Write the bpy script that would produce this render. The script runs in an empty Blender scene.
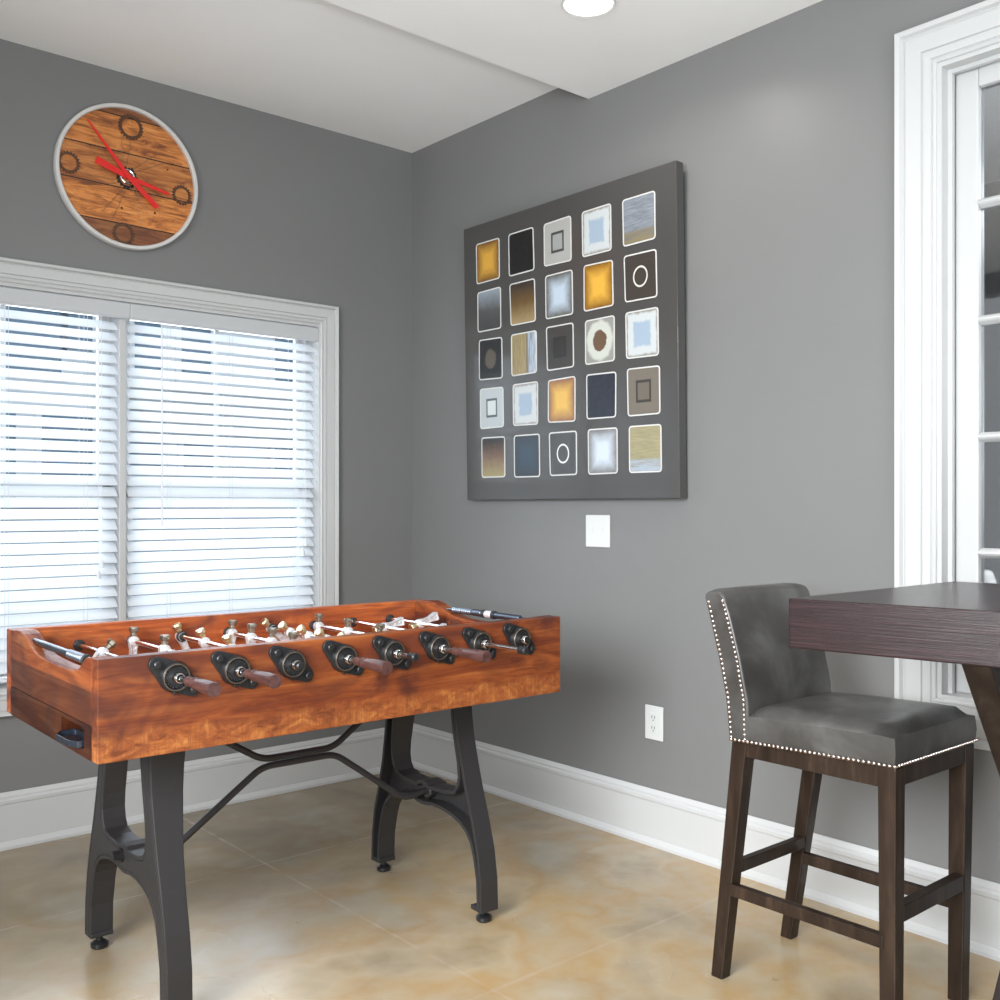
import bpy, bmesh, math, random
from mathutils import Vector, Matrix
random.seed(7)
C = bpy.context.scene.collection
SC = bpy.context.scene
PI = math.pi

# ------------------------------------------------------------------ camera
CAM_X, CAM_Y, CAM_Z, YAW, F = -2.686, -3.718, 1.162, 0.7117, 1019.4
cam = bpy.data.cameras.new('camera'); co = bpy.data.objects.new('camera', cam); C.objects.link(co)
cam.sensor_width = 36; cam.lens = F * 36 / 1000; cam.shift_y = 0.006
cam.clip_start = 0.05
co.location = (CAM_X, CAM_Y, CAM_Z); co.rotation_euler = (PI / 2, 0, -YAW)
SC.camera = co

# ------------------------------------------------------------------ world, exposure
w = bpy.data.worlds.new('daylight'); SC.world = w; w.use_nodes = True
bg = w.node_tree.nodes['Background']
bg.inputs[0].default_value = (0.93, 0.965, 1.0, 1); bg.inputs[1].default_value = 0.48
SC.view_settings.view_transform = 'Standard'; SC.view_settings.look = 'None'
SC.view_settings.gamma = 1; SC.view_settings.use_curve_mapping = False
SC.view_settings.exposure = 0.75
SC.cycles.max_bounces = 8; SC.cycles.diffuse_bounces = 5; SC.cycles.transparent_max_bounces = 16
SC.cycles.sample_clamp_indirect = 6

def area(name, loc, rot, sx, sy, power, col=(1, 1, 1)):
    l = bpy.data.lights.new(name, 'AREA'); l.shape = 'RECTANGLE'; l.size = sx; l.size_y = sy
    l.energy = power; l.color = col
    o = bpy.data.objects.new(name, l); C.objects.link(o); o.location = loc; o.rotation_euler = rot
    return o
# daylight entering through the back window (just inside the panes); unseen fill lights added behind and left of the camera
area('window_daylight', (-1.25, 0.35, 1.35), (-PI / 2 + 0.25, 0, 0), 1.7, 1.3, 29, (0.95, 0.97, 1.0))
r_ = area('rear_ceiling_fill', (-2.3, -5.2, 0.6), (PI / 2 + 0.75, 0, -0.2), 2.6, 0.9, 27, (0.88, 0.95, 1.0)); r_.data.spread = math.radians(100)  # added uplight, tilted up to brighten the ceiling
sl = area('side_wall_fill', (-4.05, -3.1, 1.7), (PI / 2 - 0.36, 0, -PI / 2 + 0.30), 2.2, 1.3, 53, (0.94, 0.975, 1.0)); sl.data.spread = math.radians(95)  # added fill from the left, aimed down at the right wall

# ------------------------------------------------------------------ node helpers
def mat(name, col=(0.5, 0.5, 0.5), rough=0.5, metal=0.0, spec=0.5, emit=None, es=1.0, coat=0.0):
    m = bpy.data.materials.new(name); m.use_nodes = True
    b = m.node_tree.nodes['Principled BSDF']
    b.inputs['Base Color'].default_value = (*col, 1); b.inputs['Roughness'].default_value = rough
    b.inputs['Metallic'].default_value = metal; b.inputs['Specular IOR Level'].default_value = spec
    b.inputs['Coat Weight'].default_value = coat
    if emit:
        b.inputs['Emission Color'].default_value = (*emit, 1); b.inputs['Emission Strength'].default_value = es
    return m
class NT:
    def __init__(s, m):
        s.m = m; s.t = m.node_tree; s.b = s.t.nodes['Principled BSDF']; s.L = s.t.links
    def n(s, ty, **kw):
        x = s.t.nodes.new(ty)
        for k, v in kw.items(): setattr(x, k, v)
        return x
    def link(s, a, b): s.L.new(a, b)
    def put(s, sock, v):
        if isinstance(v, (int, float)): sock.default_value = v
        elif isinstance(v, (tuple, list)): sock.default_value = (*v, 1) if len(v) == 3 and sock.type == 'RGBA' else v
        else: s.link(v, sock)
    def coord(s, kind='Object', scale=(1, 1, 1), loc=(0, 0, 0), rot=(0, 0, 0)):
        c = s.n('ShaderNodeTexCoord'); mp = s.n('ShaderNodeMapping')
        mp.inputs['Scale'].default_value = scale; mp.inputs['Location'].default_value = loc; mp.inputs['Rotation'].default_value = rot
        s.link(c.outputs[kind], mp.inputs[0]); return mp.outputs[0]
    def noise(s, vec, scale=5, detail=4, rough=0.55, dist=0.0):
        x = s.n('ShaderNodeTexNoise'); s.link(vec, x.inputs['Vector'])
        x.inputs['Scale'].default_value = scale; x.inputs['Detail'].default_value = detail
        x.inputs['Roughness'].default_value = rough; x.inputs['Distortion'].default_value = dist
        return x.outputs['Fac']
    def ramp(s, fac, stops, interp='LINEAR'):
        r = s.n('ShaderNodeValToRGB'); r.color_ramp.interpolation = interp
        e = r.color_ramp.elements
        while len(e) < len(stops): e.new(0.5)
        for i, (p, c) in enumerate(stops):
            e[i].position = p; e[i].color = (*c, 1) if len(c) == 3 else c
        s.put(r.inputs[0], fac); return r.outputs[0]
    def mix(s, fac, a, b, mode='MIX'):
        x = s.n('ShaderNodeMix', data_type='RGBA', blend_type=mode)
        s.put(x.inputs[0], fac); s.put(x.inputs[6], a); s.put(x.inputs[7], b); return x.outputs[2]
    def math(s, op, a, b=0.0, clamp=False):
        x = s.n('ShaderNodeMath', operation=op, use_clamp=clamp); s.put(x.inputs[0], a); s.put(x.inputs[1], b); return x.outputs[0]
    def sep(s, vec):
        x = s.n('ShaderNodeSeparateXYZ'); s.link(vec, x.inputs[0]); return x.outputs
    def bump(s, h, strength=0.2, dist=0.01):
        x = s.n('ShaderNodeBump'); x.inputs['Strength'].default_value = strength; x.inputs['Distance'].default_value = dist
        s.put(x.inputs['Height'], h); s.link(x.outputs[0], s.b.inputs['Normal'])
    def base(s, v): s.put(s.b.inputs['Base Color'], v)
    def rough(s, v): s.put(s.b.inputs['Roughness'], v)

def g(v): return (v, v, v)
# --- materials
M = {}
def wallmat(name, col):
    m = mat(name, col, 0.42, spec=0.5); n = NT(m); v = n.coord()
    f = n.noise(v, 1.3, 3); n.base(n.ramp(f, [(0.3, tuple(c * 0.97 for c in col)), (0.7, tuple(c * 1.03 for c in col))]))
    n.bump(n.noise(v, 220, 2), 0.05, 0.002); return m
M['wall'] = wallmat('grey_wall_paint', (0.178, 0.178, 0.177))
M['ceil'] = wallmat('white_ceiling_paint', (0.90, 0.90, 0.89))
M['ceil'].node_tree.nodes['Principled BSDF'].inputs['Roughness'].default_value = 0.8
M['trim'] = mat('white_trim_paint', (0.51, 0.515, 0.515), 0.35)
M['blind'] = mat('white_blind_vinyl', (0.86, 0.88, 0.90), 0.45)
_t = M['blind'].node_tree; _tl = _t.nodes.new('ShaderNodeBsdfTranslucent'); _tl.inputs[0].default_value = (0.93, 0.955, 0.985, 1)
_mx = _t.nodes.new('ShaderNodeMixShader'); _mx.inputs[0].default_value = 0.42; _o = _t.nodes['Material Output']
_t.links.new(_t.nodes['Principled BSDF'].outputs[0], _mx.inputs[1]); _t.links.new(_tl.outputs[0], _mx.inputs[2]); _t.links.new(_mx.outputs[0], _o.inputs[0])
M['cord'] = mat('white_cord', (0.75, 0.77, 0.8), 0.7)
M['plastic'] = mat('white_plastic', (0.62, 0.63, 0.63), 0.3)
M['slot'] = mat('dark_slot', (0.15, 0.15, 0.15), 0.6)

def floor_mat():
    m = mat('stained_concrete', rough=0.2, spec=0.5); n = NT(m); v = n.coord()
    a = n.noise(v, 1.6, 3, 0.5, 0.1); b = n.noise(n.coord(loc=(4.3, 1.7, 0)), 3.2, 3, 0.5, 0.15); c = n.noise(n.coord(loc=(9, 3, 2)), 9, 6, 0.65, 0.1)
    col = n.ramp(a, [(0.30, (0.27, 0.21, 0.14)), (0.42, (0.46, 0.36, 0.23)), (0.52, (0.58, 0.42, 0.21)), (0.62, (0.54, 0.44, 0.29)), (0.74, (0.62, 0.57, 0.45))])
    col2 = n.ramp(b, [(0.32, (0.33, 0.26, 0.17)), (0.45, (0.62, 0.50, 0.32)), (0.54, (0.58, 0.34, 0.11)), (0.62, (0.58, 0.46, 0.28)), (0.72, (0.66, 0.61, 0.50))])
    col = n.mix(0.5, col, col2)
    col = n.mix(n.ramp(c, [(0.35, g(0)), (0.75, g(0.35))]), col, (0.66, 0.61, 0.50))
    # cool olive-grey zone towards the window wall, blending to tan
    x, y, z = n.sep(v)
    zone = n.math('ADD', y, n.math('MULTIPLY', n.math('SUBTRACT', b, 0.5), 1.6))
    zf = n.ramp(n.math('ADD', n.math('MULTIPLY', zone, 0.6), 1.14), [(0.2, g(0)), (0.8, g(0.7))])
    col = n.mix(zf, col, n.ramp(b, [(0.3, (0.15, 0.12, 0.08)), (0.5, (0.24, 0.20, 0.135)), (0.7, (0.36, 0.33, 0.25))]))
    def seam(axis, pos, lo, hi, other, width=0.006):
        d = n.math('ABSOLUTE', n.math('SUBTRACT', axis, pos)); s = n.math('LESS_THAN', d, width)
        s = n.math('MULTIPLY', s, n.math('GREATER_THAN', other, lo)); return n.math('MULTIPLY', s, n.math('LESS_THAN', other, hi))
    s1 = n.math('ADD', seam(y, -1.855, -9, 9, x), seam(x, -1.10, -9, 9, y, 0.005))
    s1 = n.math('ADD', s1, seam(y, -0.71, -9, 9, x, 0.004))
    s1 = n.math('MULTIPLY', s1, n.ramp(c, [(0.35, g(0.0)), (0.6, g(0.38))]))
    col = n.mix(s1, col, (0.66, 0.55, 0.42))
    sp = n.noise(n.coord(loc=(2, 5, 0)), 14, 3, 0.6); col = n.mix(n.ramp(sp, [(0.72, g(0)), (0.76, g(0.35))]), col, (0.12, 0.1, 0.07))
    col = n.mix(1.0, col, (0.72, 0.71, 0.71), 'MULTIPLY')
    n.base(col); n.rough(n.ramp(a, [(0.3, g(0.20)), (0.7, g(0.30))])); return m
M['floor'] = floor_mat()

def reclaimed(name, tone=1.0, axis='x', band=True, dark=0.0, seams=()):
    m = mat(name, rough=0.36, spec=0.28); n = NT(m)
    sc = {'x': (1.2, 10, 14), 'y': (10, 1.2, 14)}[axis]
    v = n.coord(scale=sc); f = n.noise(v, 2.2, 8, 0.68, 0.9); f2 = n.noise(n.coord(scale=sc, loc=(3, 1, 7)), 0.9, 4, 0.6, 0.4)
    t = tone
    c1 = n.ramp(f, [(0.28, (0.045 * t, 0.012 * t, 0.006 * t)), (0.42, (0.19 * t, 0.044 * t, 0.014 * t)), (0.55, (0.36 * t, 0.098 * t, 0.026 * t)), (0.72, (0.52 * t, 0.19 * t, 0.058 * t))])
    c2 = n.mix(n.ramp(f2, [(0.35, g(0.0)), (0.68, g(0.8))]), c1, (0.17 * t, 0.036 * t, 0.013 * t))
    o = n.coord(); x, y, z = n.sep(o)
    big = n.noise(n.coord(scale=(3, 3, 6), loc=(1, 0, 3)), 1.3, 3, 0.6, 0.8)
    c2 = n.mix(n.ramp(big, [(0.46, g(0)), (0.66, g(0.85))]), c2, (0.075 * t, 0.022 * t, 0.016 * t))
    if band:   # rough sawn paler lower board
        wob = n.noise(n.coord(scale=(7, 7, 1)), 1.5, 5, 0.7)
        edge = n.math('ADD', z, n.math('MULTIPLY', n.math('SUBTRACT', wob, 0.5), 0.05))
        k = n.ramp(n.math('MULTIPLY', n.math('SUBTRACT', 0.70, edge), 30, True), [(0.25, g(0)), (0.8, g(0.85))])
        saw = n.noise(n.coord(scale=(150 if axis == 'x' else 12, 150 if axis == 'y' else 12, 8)), 1.2, 3, 0.7)
        wear = n.noise(n.coord(scale=(9, 9, 16), loc=(2, 2, 2)), 2.0, 6, 0.72, 0.8)
        pale = n.ramp(wear, [(0.36, (0.12, 0.032, 0.012)), (0.5, (0.30, 0.088, 0.024)), (0.62, (0.44, 0.16, 0.042)), (0.74, (0.62, 0.33, 0.11))])
        pale = n.mix(n.ramp(saw, [(0.38, g(0.5)), (0.6, g(0))]), pale, (0.17, 0.048, 0.02))
        c2 = n.mix(k, c2, pale)
    for z0 in seams:
        d = n.math('ABSOLUTE', n.math('SUBTRACT', z, z0)); c2 = n.mix(n.math('LESS_THAN', d, 0.0012), c2, (0.03, 0.012, 0.008))
    n.base(c2); n.bump(f, 0.35, 0.004); n.rough(n.ramp(f, [(0.3, g(0.5)), (0.7, g(0.3))])); return m
M['foos_front'] = reclaimed('reclaimed_wood_front', 0.85)
M['foos_back'] = reclaimed('reclaimed_wood_back', 1.6, band=False)
M['foos_endtop'] = reclaimed('reclaimed_wood_end_top', 1.0, 'y', False)
def endboard():
    m = reclaimed('reclaimed_wood_end', 0.27, 'y', False, seams=(0.774, 0.703)); n = NT(m)
    return m
M['foos_end'] = endboard()
M['field'] = mat('painted_playfield', (0.50, 0.17, 0.07), 0.35)
M['iron'] = mat('cast_iron', (0.034, 0.032, 0.033), 0.45, 0.2, 0.35)
n = NT(M['iron']); n.bump(n.noise(n.coord(), 90, 3), 0.12, 0.002)
M['bearing'] = mat('blackened_iron', (0.035, 0.035, 0.037), 0.36, 0.6)
M['ring'] = mat('worn_bronze_ring', (0.16, 0.13, 0.10), 0.4, 0.8)
M['chrome'] = mat('chrome', (0.80, 0.80, 0.82), 0.16, 1.0)
M['alu'] = mat('cast_aluminium', (0.78, 0.79, 0.81), 0.35, 0.45)
M['brass'] = mat('aged_brass', (0.72, 0.62, 0.40), 0.32, 1.0)
M['darkbrass'] = mat('dark_brass', (0.34, 0.30, 0.24), 0.35, 1.0)
M['rubber'] = mat('black_rubber', (0.02, 0.02, 0.022), 0.5)
M['handle'] = mat('walnut_handle', (0.20, 0.095, 0.08), 0.35)
n = NT(M['handle']); n.base(n.ramp(n.noise(n.coord(scale=(12, 2, 12)), 8, 5), [(0.3, (0.04, 0.016, 0.014)), (0.7, (0.10, 0.045, 0.04))]))
M['steel'] = mat('dark_steel_bead', (0.22, 0.25, 0.30), 0.3, 0.9)
M['gun'] = mat('blued_steel', (0.12, 0.14, 0.18), 0.25, 0.9)

def espresso(name, c, scale=(2, 2, 60), dirx=False):
    m = mat(name, c, 0.36, spec=0.25); n = NT(m); v = n.coord(scale=scale)
    f = n.noise(v, 2.2, 6, 0.7, 0.3)
    n.base(n.ramp(f, [(0.3, tuple(k * 0.45 for k in c)), (0.52, c), (0.72, tuple(min(1, k * 2.1) for k in c))]))
    n.bump(f, 0.25, 0.002); return m
M['tabletop'] = espresso('espresso_wood_grain', (0.019, 0.008, 0.009), (2.5, 2.5, 130))
M['tabletop'].node_tree.nodes['Principled BSDF'].inputs['Roughness'].default_value = 0.29
M['tabletop'].node_tree.nodes['Principled BSDF'].inputs['Specular IOR Level'].default_value = 0.4
M['trestle'] = espresso('espresso_wood_leg', (0.018, 0.012, 0.010), (6, 6, 2))
M['stoolwood'] = espresso('stool_dark_wood', (0.026, 0.016, 0.011), (10, 10, 1.5))
def leather():
    m = mat('grey_leather', rough=0.34, spec=0.5, coat=0.0); n = NT(m); v = n.coord()
    f = n.noise(v, 5.0, 5, 0.6, 0.4); 
    n.base(n.ramp(f, [(0.3, (0.022, 0.020, 0.018)), (0.5, (0.048, 0.045, 0.042)), (0.7, (0.095, 0.092, 0.089))]))
    n.rough(n.ramp(f, [(0.3, g(0.42)), (0.7, g(0.28))]))
    n.bump(n.math('ADD', n.math('MULTIPLY', n.noise(v, 350, 2), 0.04), n.noise(v, 9, 2, 0.4, 0.2)), 0.15, 0.01); return m
M['leather'] = leather()
M['nail'] = mat('nickel_nailhead', (0.62, 0.53, 0.49), 0.25, 1.0)
M['canvas'] = mat('charcoal_gloss_panel', (0.062, 0.060, 0.058), 0.14, spec=0.6)
M['canvas_edge'] = mat('charcoal_panel_side', (0.045, 0.045, 0.046), 0.5)
M['line'] = mat('silver_line_paint', (0.62, 0.62, 0.60), 0.4)
M['clockrim'] = mat('brushed_rim', (0.62, 0.61, 0.59), 0.4, 0.1)
def clockwood():
    m = mat('reclaimed_clock_face', rough=0.5); n = NT(m)
    v = n.coord(scale=(2.6, 1, 17), rot=(0, -0.02, 0)); f = n.noise(v, 2.6, 8, 0.72, 0.9)
    o = n.coord(rot=(0, -0.02, 0), loc=(0, 0, 0.04)); x, y, z = n.sep(o)
    k = n.math('FLOOR', n.math('MULTIPLY', z, 7.7)); w_ = n.n('ShaderNodeTexWhiteNoise', noise_dimensions='1D'); n.link(k, w_.inputs['W'])
    col = n.ramp(f, [(0.28, (0.045, 0.014, 0.007)), (0.40, (0.28, 0.085, 0.022)), (0.53, (0.62, 0.22, 0.05)), (0.70, (0.80, 0.38, 0.12))])
    col = n.mix(n.ramp(n.math('ADD', n.math('MULTIPLY', n.math('ADD', k, 0.5), 0.13), 0.5), [(0.0, g(0.72)), (0.37, g(0.0)), (0.5, g(0.30)), (0.63, g(0.06)), (0.76, g(0.7))], 'CONSTANT'), col, (0.10, 0.035, 0.02))
    fr = n.math('FRACT', n.math('MULTIPLY', z, 7.7)); col = n.mix(n.math('LESS_THAN', fr, 0.035), col, (0.02, 0.01, 0.006))
    vo = n.n('ShaderNodeTexVoronoi'); n.link(o, vo.inputs['Vector']); vo.inputs['Scale'].default_value = 14
    col = n.mix(n.math('LESS_THAN', vo.outputs['Distance'], 0.07), col, (0.02, 0.008, 0.005))
    n.base(col); n.bump(f, 0.3, 0.003); return m
M['clockwood'] = clockwood()
M['geariron'] = mat('rusty_gear', (0.11, 0.055, 0.032), 0.5, 0.4)
M['red'] = mat('red_hand', (0.72, 0.018, 0.016), 0.35)
M['lamp'] = mat('downlight_lens', (1, 1, 1), 0.4, emit=(1.0, 0.96, 0.90), es=9)

def glassmat(name, tint=(1, 1, 1), gloss=0.08):
    m = bpy.data.materials.new(name); m.use_nodes = True; t = m.node_tree; t.nodes.clear()
    out = t.nodes.new('ShaderNodeOutputMaterial'); tr = t.nodes.new('ShaderNodeBsdfTransparent'); gl = t.nodes.new('ShaderNodeBsdfGlossy')
    tr.inputs[0].default_value = (*tint, 1); gl.inputs['Roughness'].default_value = 0.02
    fr = t.nodes.new('ShaderNodeFresnel'); fr.inputs[0].default_value = 1.45
    mx = t.nodes.new('ShaderNodeMixShader'); mu = t.nodes.new('ShaderNodeMath'); mu.operation = 'MULTIPLY_ADD'
    t.links.new(fr.outputs[0], mu.inputs[0]); mu.inputs[1].default_value = 1.2; mu.inputs[2].default_value = gloss
    t.links.new(mu.outputs[0], mx.inputs[0]); t.links.new(tr.outputs[0], mx.inputs[1]); t.links.new(gl.outputs[0], mx.inputs[2])
    t.links.new(mx.outputs[0], out.inputs[0]); return m
M['glass'] = glassmat('window_glass', (0.93, 0.97, 1.0), 0.0)
M['glass_dim'] = glassmat('interior_glass', (0.92, 0.94, 0.96), 0.12)

# ------------------------------------------------------------------ mesh helpers
def box(bm, x0, x1, y0, y1, z0, z1, mx=None, mi=0):
    vs = [bm.verts.new((x, y, z)) for x in (x0, x1) for y in (y0, y1) for z in (z0, z1)]
    idx = [(0, 1, 3, 2), (4, 6, 7, 5), (0, 4, 5, 1), (2, 3, 7, 6), (0, 2, 6, 4), (1, 5, 7, 3)]
    for f in idx:
        fc = bm.faces.new([vs[i] for i in f]); fc.material_index = mi
    if mx is not None:
        for v in vs: v.co = mx @ v.co
    return vs
def hexa(bm, b, t):
    """8-corner solid: bottom quad b, top quad t (same winding)."""
    vb = [bm.verts.new(p) for p in b]; vt = [bm.verts.new(p) for p in t]
    bm.faces.new(vb[::-1]); bm.faces.new(vt)
    for i in range(4): bm.faces.new([vb[i], vb[(i + 1) % 4], vt[(i + 1) % 4], vt[i]])
def prism(bm, poly, ax, a, b, mi=0):
    def P(u, v, t): return {'x': (t, u, v), 'y': (u, t, v), 'z': (u, v, t)}[ax]
    A = [bm.verts.new(P(u, v, a)) for u, v in poly]; B = [bm.verts.new(P(u, v, b)) for u, v in poly]
    fs = [bm.faces.new(A[::-1]), bm.faces.new(B)]
    k = len(poly)
    for i in range(k): fs.append(bm.faces.new([A[i], A[(i + 1) % k], B[(i + 1) % k], B[i]]))
    for f in fs: f.material_index = mi
def wallring(bm, poly, inner, ax, a, b):
    """solid band between outline poly and its inset, extruded from a to b."""
    def P(u, v, t): return {'x': (t, u, v), 'y': (u, t, v), 'z': (u, v, t)}[ax]
    k = len(poly)
    L = [[bm.verts.new(P(u, v, t)) for u, v in q] for q, t in ((poly, a), (poly, b), (inner, b), (inner, a))]
    for i in range(k):
        j = (i + 1) % k
        for m_ in range(4):
            bm.faces.new([L[m_][i], L[m_][j], L[(m_ + 1) % 4][j], L[(m_ + 1) % 4][i]])
def inset(poly, d):
    k = len(poly); out = []
    ar = sum(poly[i][0] * poly[(i + 1) % k][1] - poly[(i + 1) % k][0] * poly[i][1] for i in range(k))
    s = 1 if ar > 0 else -1
    for i in range(k):
        p0, p1, p2 = Vector(poly[i - 1]), Vector(poly[i]), Vector(poly[(i + 1) % k])
        e1 = (p1 - p0).normalized(); e2 = (p2 - p1).normalized()
        n1 = Vector((-e1.y, e1.x)) * s; n2 = Vector((-e2.y, e2.x)) * s
        bis = (n1 + n2); 
        if bis.length < 1e-6: bis = n1
        bis.normalize(); c = max(0.45, bis.dot(n1)); q = p1 + bis * d / c; out.append((q.x, q.y))
    return out
def rot_to(d):
    return Vector((0, 0, 1)).rotation_difference(Vector(d).normalized()).to_matrix().to_4x4()
def lathe(bm, prof, origin, d=(0, 0, 1), seg=20, mi=0):
    """prof: list of (radius, height) along direction d."""
    R = Matrix.Translation(origin) @ rot_to(d); rings = []
    for r, h in prof:
        if r < 1e-6: rings.append([bm.verts.new(R @ Vector((0, 0, h)))])
        else: rings.append([bm.verts.new(R @ Vector((r * math.cos(2 * PI * i / seg), r * math.sin(2 * PI * i / seg), h))) for i in range(seg)])
    for a, b in zip(rings, rings[1:]):
        for i in range(seg):
            j = (i + 1) % seg
            if len(a) == 1 and len(b) == 1: continue
            if len(a) == 1: f = bm.faces.new([a[0], b[i], b[j]])
            elif len(b) == 1: f = bm.faces.new([a[i], a[j], b[0]][::-1]) if False else bm.faces.new([a[j], a[i], b[0]])
            else: f = bm.faces.new([a[i], b[i], b[j], a[j]])
            f.material_index = mi
def cyl(bm, p, d, r, h, seg=16, mi=0, ch=0.0):
    if ch: lathe(bm, [(0, 0), (r - ch, 0), (r, ch), (r, h - ch), (r - ch, h), (0, h)], p, d, seg, mi)
    else: lathe(bm, [(0, 0), (r, 0), (r, h), (0, h)], p, d, seg, mi)
def tube(bm, pts, r, seg=8):
    pts = [Vector(p) for p in pts]; rings = []; up = None
    for i, p in enumerate(pts):
        d = (pts[min(i + 1, len(pts) - 1)] - pts[max(i - 1, 0)]).normalized()
        if up is None: up = Vector((0, 0, 1)) if abs(d.z) < 0.9 else Vector((0, 1, 0))
        a = d.cross(up).normalized(); b = a.cross(d).normalized(); up = b
        rings.append([bm.verts.new(p + (a * math.cos(2 * PI * k / seg) + b * math.sin(2 * PI * k / seg)) * r) for k in range(seg)])
    for A, B in zip(rings, rings[1:]):
        for k in range(seg): bm.faces.new([A[k], A[(k + 1) % seg], B[(k + 1) % seg], B[k]])
    bm.faces.new(rings[0][::-1]); bm.faces.new(rings[-1])
def torus(bm, c, d, R, r, seg=32, ms=8):
    MX = Matrix.Translation(c) @ rot_to(d)
    rr = [[bm.verts.new(MX @ Vector(((R + r * math.cos(b)) * math.cos(a), (R + r * math.cos(b)) * math.sin(a), r * math.sin(b))))
           for b in [2 * PI * k / ms for k in range(ms)]] for a in [2 * PI * i / seg for i in range(seg)]]
    for i in range(seg):
        for k in range(ms):
            bm.faces.new([rr[i][k], rr[(i + 1) % seg][k], rr[(i + 1) % seg][(k + 1) % ms], rr[i][(k + 1) % ms]])
def sphere(bm, c, r, seg=10, rings=6, sc=(1, 1, 1)):
    g_ = bmesh.ops.create_uvsphere(bm, u_segments=seg, v_segments=rings, radius=r)
    for v in g_['verts']: v.co = Vector((v.co.x * sc[0], v.co.y * sc[1], v.co.z * sc[2])) + Vector(c)
def obj(name, bm, m, parent=None, bevel=0.0, smooth=False, seg=2, sub=0):
    bmesh.ops.recalc_face_normals(bm, faces=bm.faces[:])
    me = bpy.data.meshes.new(name); bm.to_mesh(me); bm.free()
    for k in (m if isinstance(m, (list, tuple)) else [m]): me.materials.append(k)
    o = bpy.data.objects.new(name, me); C.objects.link(o)
    if parent is not None: o.parent = parent
    if bevel:
        b = o.modifiers.new('bevel', 'BEVEL'); b.width = bevel; b.segments = seg; b.limit_method = 'ANGLE'; b.angle_limit = 0.6
    if sub:
        s = o.modifiers.new('sub', 'SUBSURF'); s.levels = sub; s.render_levels = sub
    if smooth:
        for p in me.polygons: p.use_smooth = True
        if hasattr(me, 'set_sharp_from_angle'): me.set_sharp_from_angle(angle=0.7)
    return o
def B(): return bmesh.new()
def thing(name, label, cat, loc=(0, 0, 0), rz=0.0, group=None):
    o = bpy.data.objects.new(name, None); C.objects.link(o); o.location = loc; o.rotation_euler = (0, 0, rz)
    o.empty_display_size = 0.1; o['label'] = label; o['category'] = cat
    if group: o['group'] = group
    return o
def tag(o, label, cat, group=None):
    o['label'] = label; o['category'] = cat
    if group: o['group'] = group
    return o
def struct(name, bm, m, parent=None, **k):
    o = obj(name, bm, m, parent, **k)
    if parent is None: o['kind'] = 'structure'
    return o

# ================================================================== STRUCTURE
H, HS, SY, BH, BT = 2.744, 2.654, -1.10, 0.19, 0.016
X0, Y0 = -4.2, -5.4
WX0, WX1, WZ0, WZ1 = -2.05, -0.475, 0.53, 1.921     # back window opening
IY0, IY1, IZ0, IZ1 = -3.36, -2.41, 0.645, 2.352     # interior window opening in the right wall
b = B(); box(b, X0, 0.0, Y0, 0.0, -0.08, 0.0); struct('floor', b, M['floor'])
b = B(); box(b, X0, 0.16, SY, 0.16, H, H + 0.1); box(b, X0, 0.16, Y0, SY, HS, H + 0.1); struct('ceiling', b, M['ceil'])
b = B()
box(b, X0, WX0, 0, 0.14, -0.08, H); box(b, WX1, 0.16, 0, 0.14, -0.08, H)
box(b, WX0, WX1, 0, 0.14, -0.08, WZ0); box(b, WX0, WX1, 0, 0.14, WZ1, H); struct('wall_back', b, M['wall'])
b = B()
box(b, 0, 0.16, IY1, 0, -0.08, H); box(b, 0, 0.16, Y0, IY0, -0.08, H)
box(b, 0, 0.16, IY0, IY1, -0.08, IZ0); box(b, 0, 0.16, IY0, IY1, IZ1, H); struct('wall_right', b, M['wall'])
# part of the left wall and the rear wall, with the wide openings the daylight comes through
b = B(); box(b, X0 - 0.14, X0, Y0, 0.14, -0.08, 0.08); box(b, X0 - 0.14, X0, Y0, 0.14, 2.6, H)
for y in (Y0, -2.2, -0.3): box(b, X0 - 0.14, X0, y, y + 0.3, 0.08, 2.6)
struct('wall_left', b, M['wall'])
b = B(); box(b, X0, 0.16, Y0 - 0.14, Y0, -0.08, 0.08); box(b, X0, 0.16, Y0 - 0.14, Y0, 2.6, H)
for x in (X0, -0.8, -0.2): box(b, x, x + 0.3, Y0 - 0.14, Y0, 0.08, 2.6)
struct('wall_rear', b, M['wall'])

def base_profile(): return [(0, 0), (0.024, 0), (0.024, 0.010), (0.0165, 0.024), (0.014, 0.026), (0.014, 0.150), (0.0165, 0.154), (0.0165, 0.164), (0.010, 0.170), (0.010, 0.176), (0.006, 0.184), (0.003, 0.190), (0, 0.190)]
b = B(); prism(b, [(-u, v) for u, v in base_profile()], 'x', X0, 0.0); struct('baseboard_back', b, M['trim'])
b = B(); prism(b, [(-u, v) for u, v in base_profile()], 'y', Y0, 0.0); struct('baseboard_right', b, M['trim'])

def casing(b, ax, lo, hi, z0, z1, wd, sides=(1, 1, 1, 1), out=-1):
    """moulded mitred frame around an opening: cross-section (distance from opening, projection)."""
    prof = [(0.0, 0.0), (0.0, 0.010), (0.003, 0.013), (0.008, 0.013), (0.011, 0.009), (0.013, 0.009), (0.016, 0.014), (wd * 0.30, 0.015), (wd * 0.31, 0.011), (wd * 0.34, 0.011), (wd * 0.36, 0.016), (wd * 0.74, 0.018), (wd * 0.78, 0.014), (wd * 0.81, 0.014), (wd * 0.86, 0.025), (wd - 0.003, 0.027), (wd, 0.022), (wd, 0.0)]
    rows = []
    for d, p in prof:
        c = [(lo - d, z0 - d), (hi + d, z0 - d), (hi + d, z1 + d), (lo - d, z1 + d)]
        rows.append([b.verts.new((u, out * p, z) if ax == 'x' else (out * p, u, z)) for u, z in c])
    for r0, r1 in zip(rows, rows[1:]):
        for i in range(4): b.faces.new([r0[i], r0[(i + 1) % 4], r1[(i + 1) % 4], r1[i]])

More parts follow.
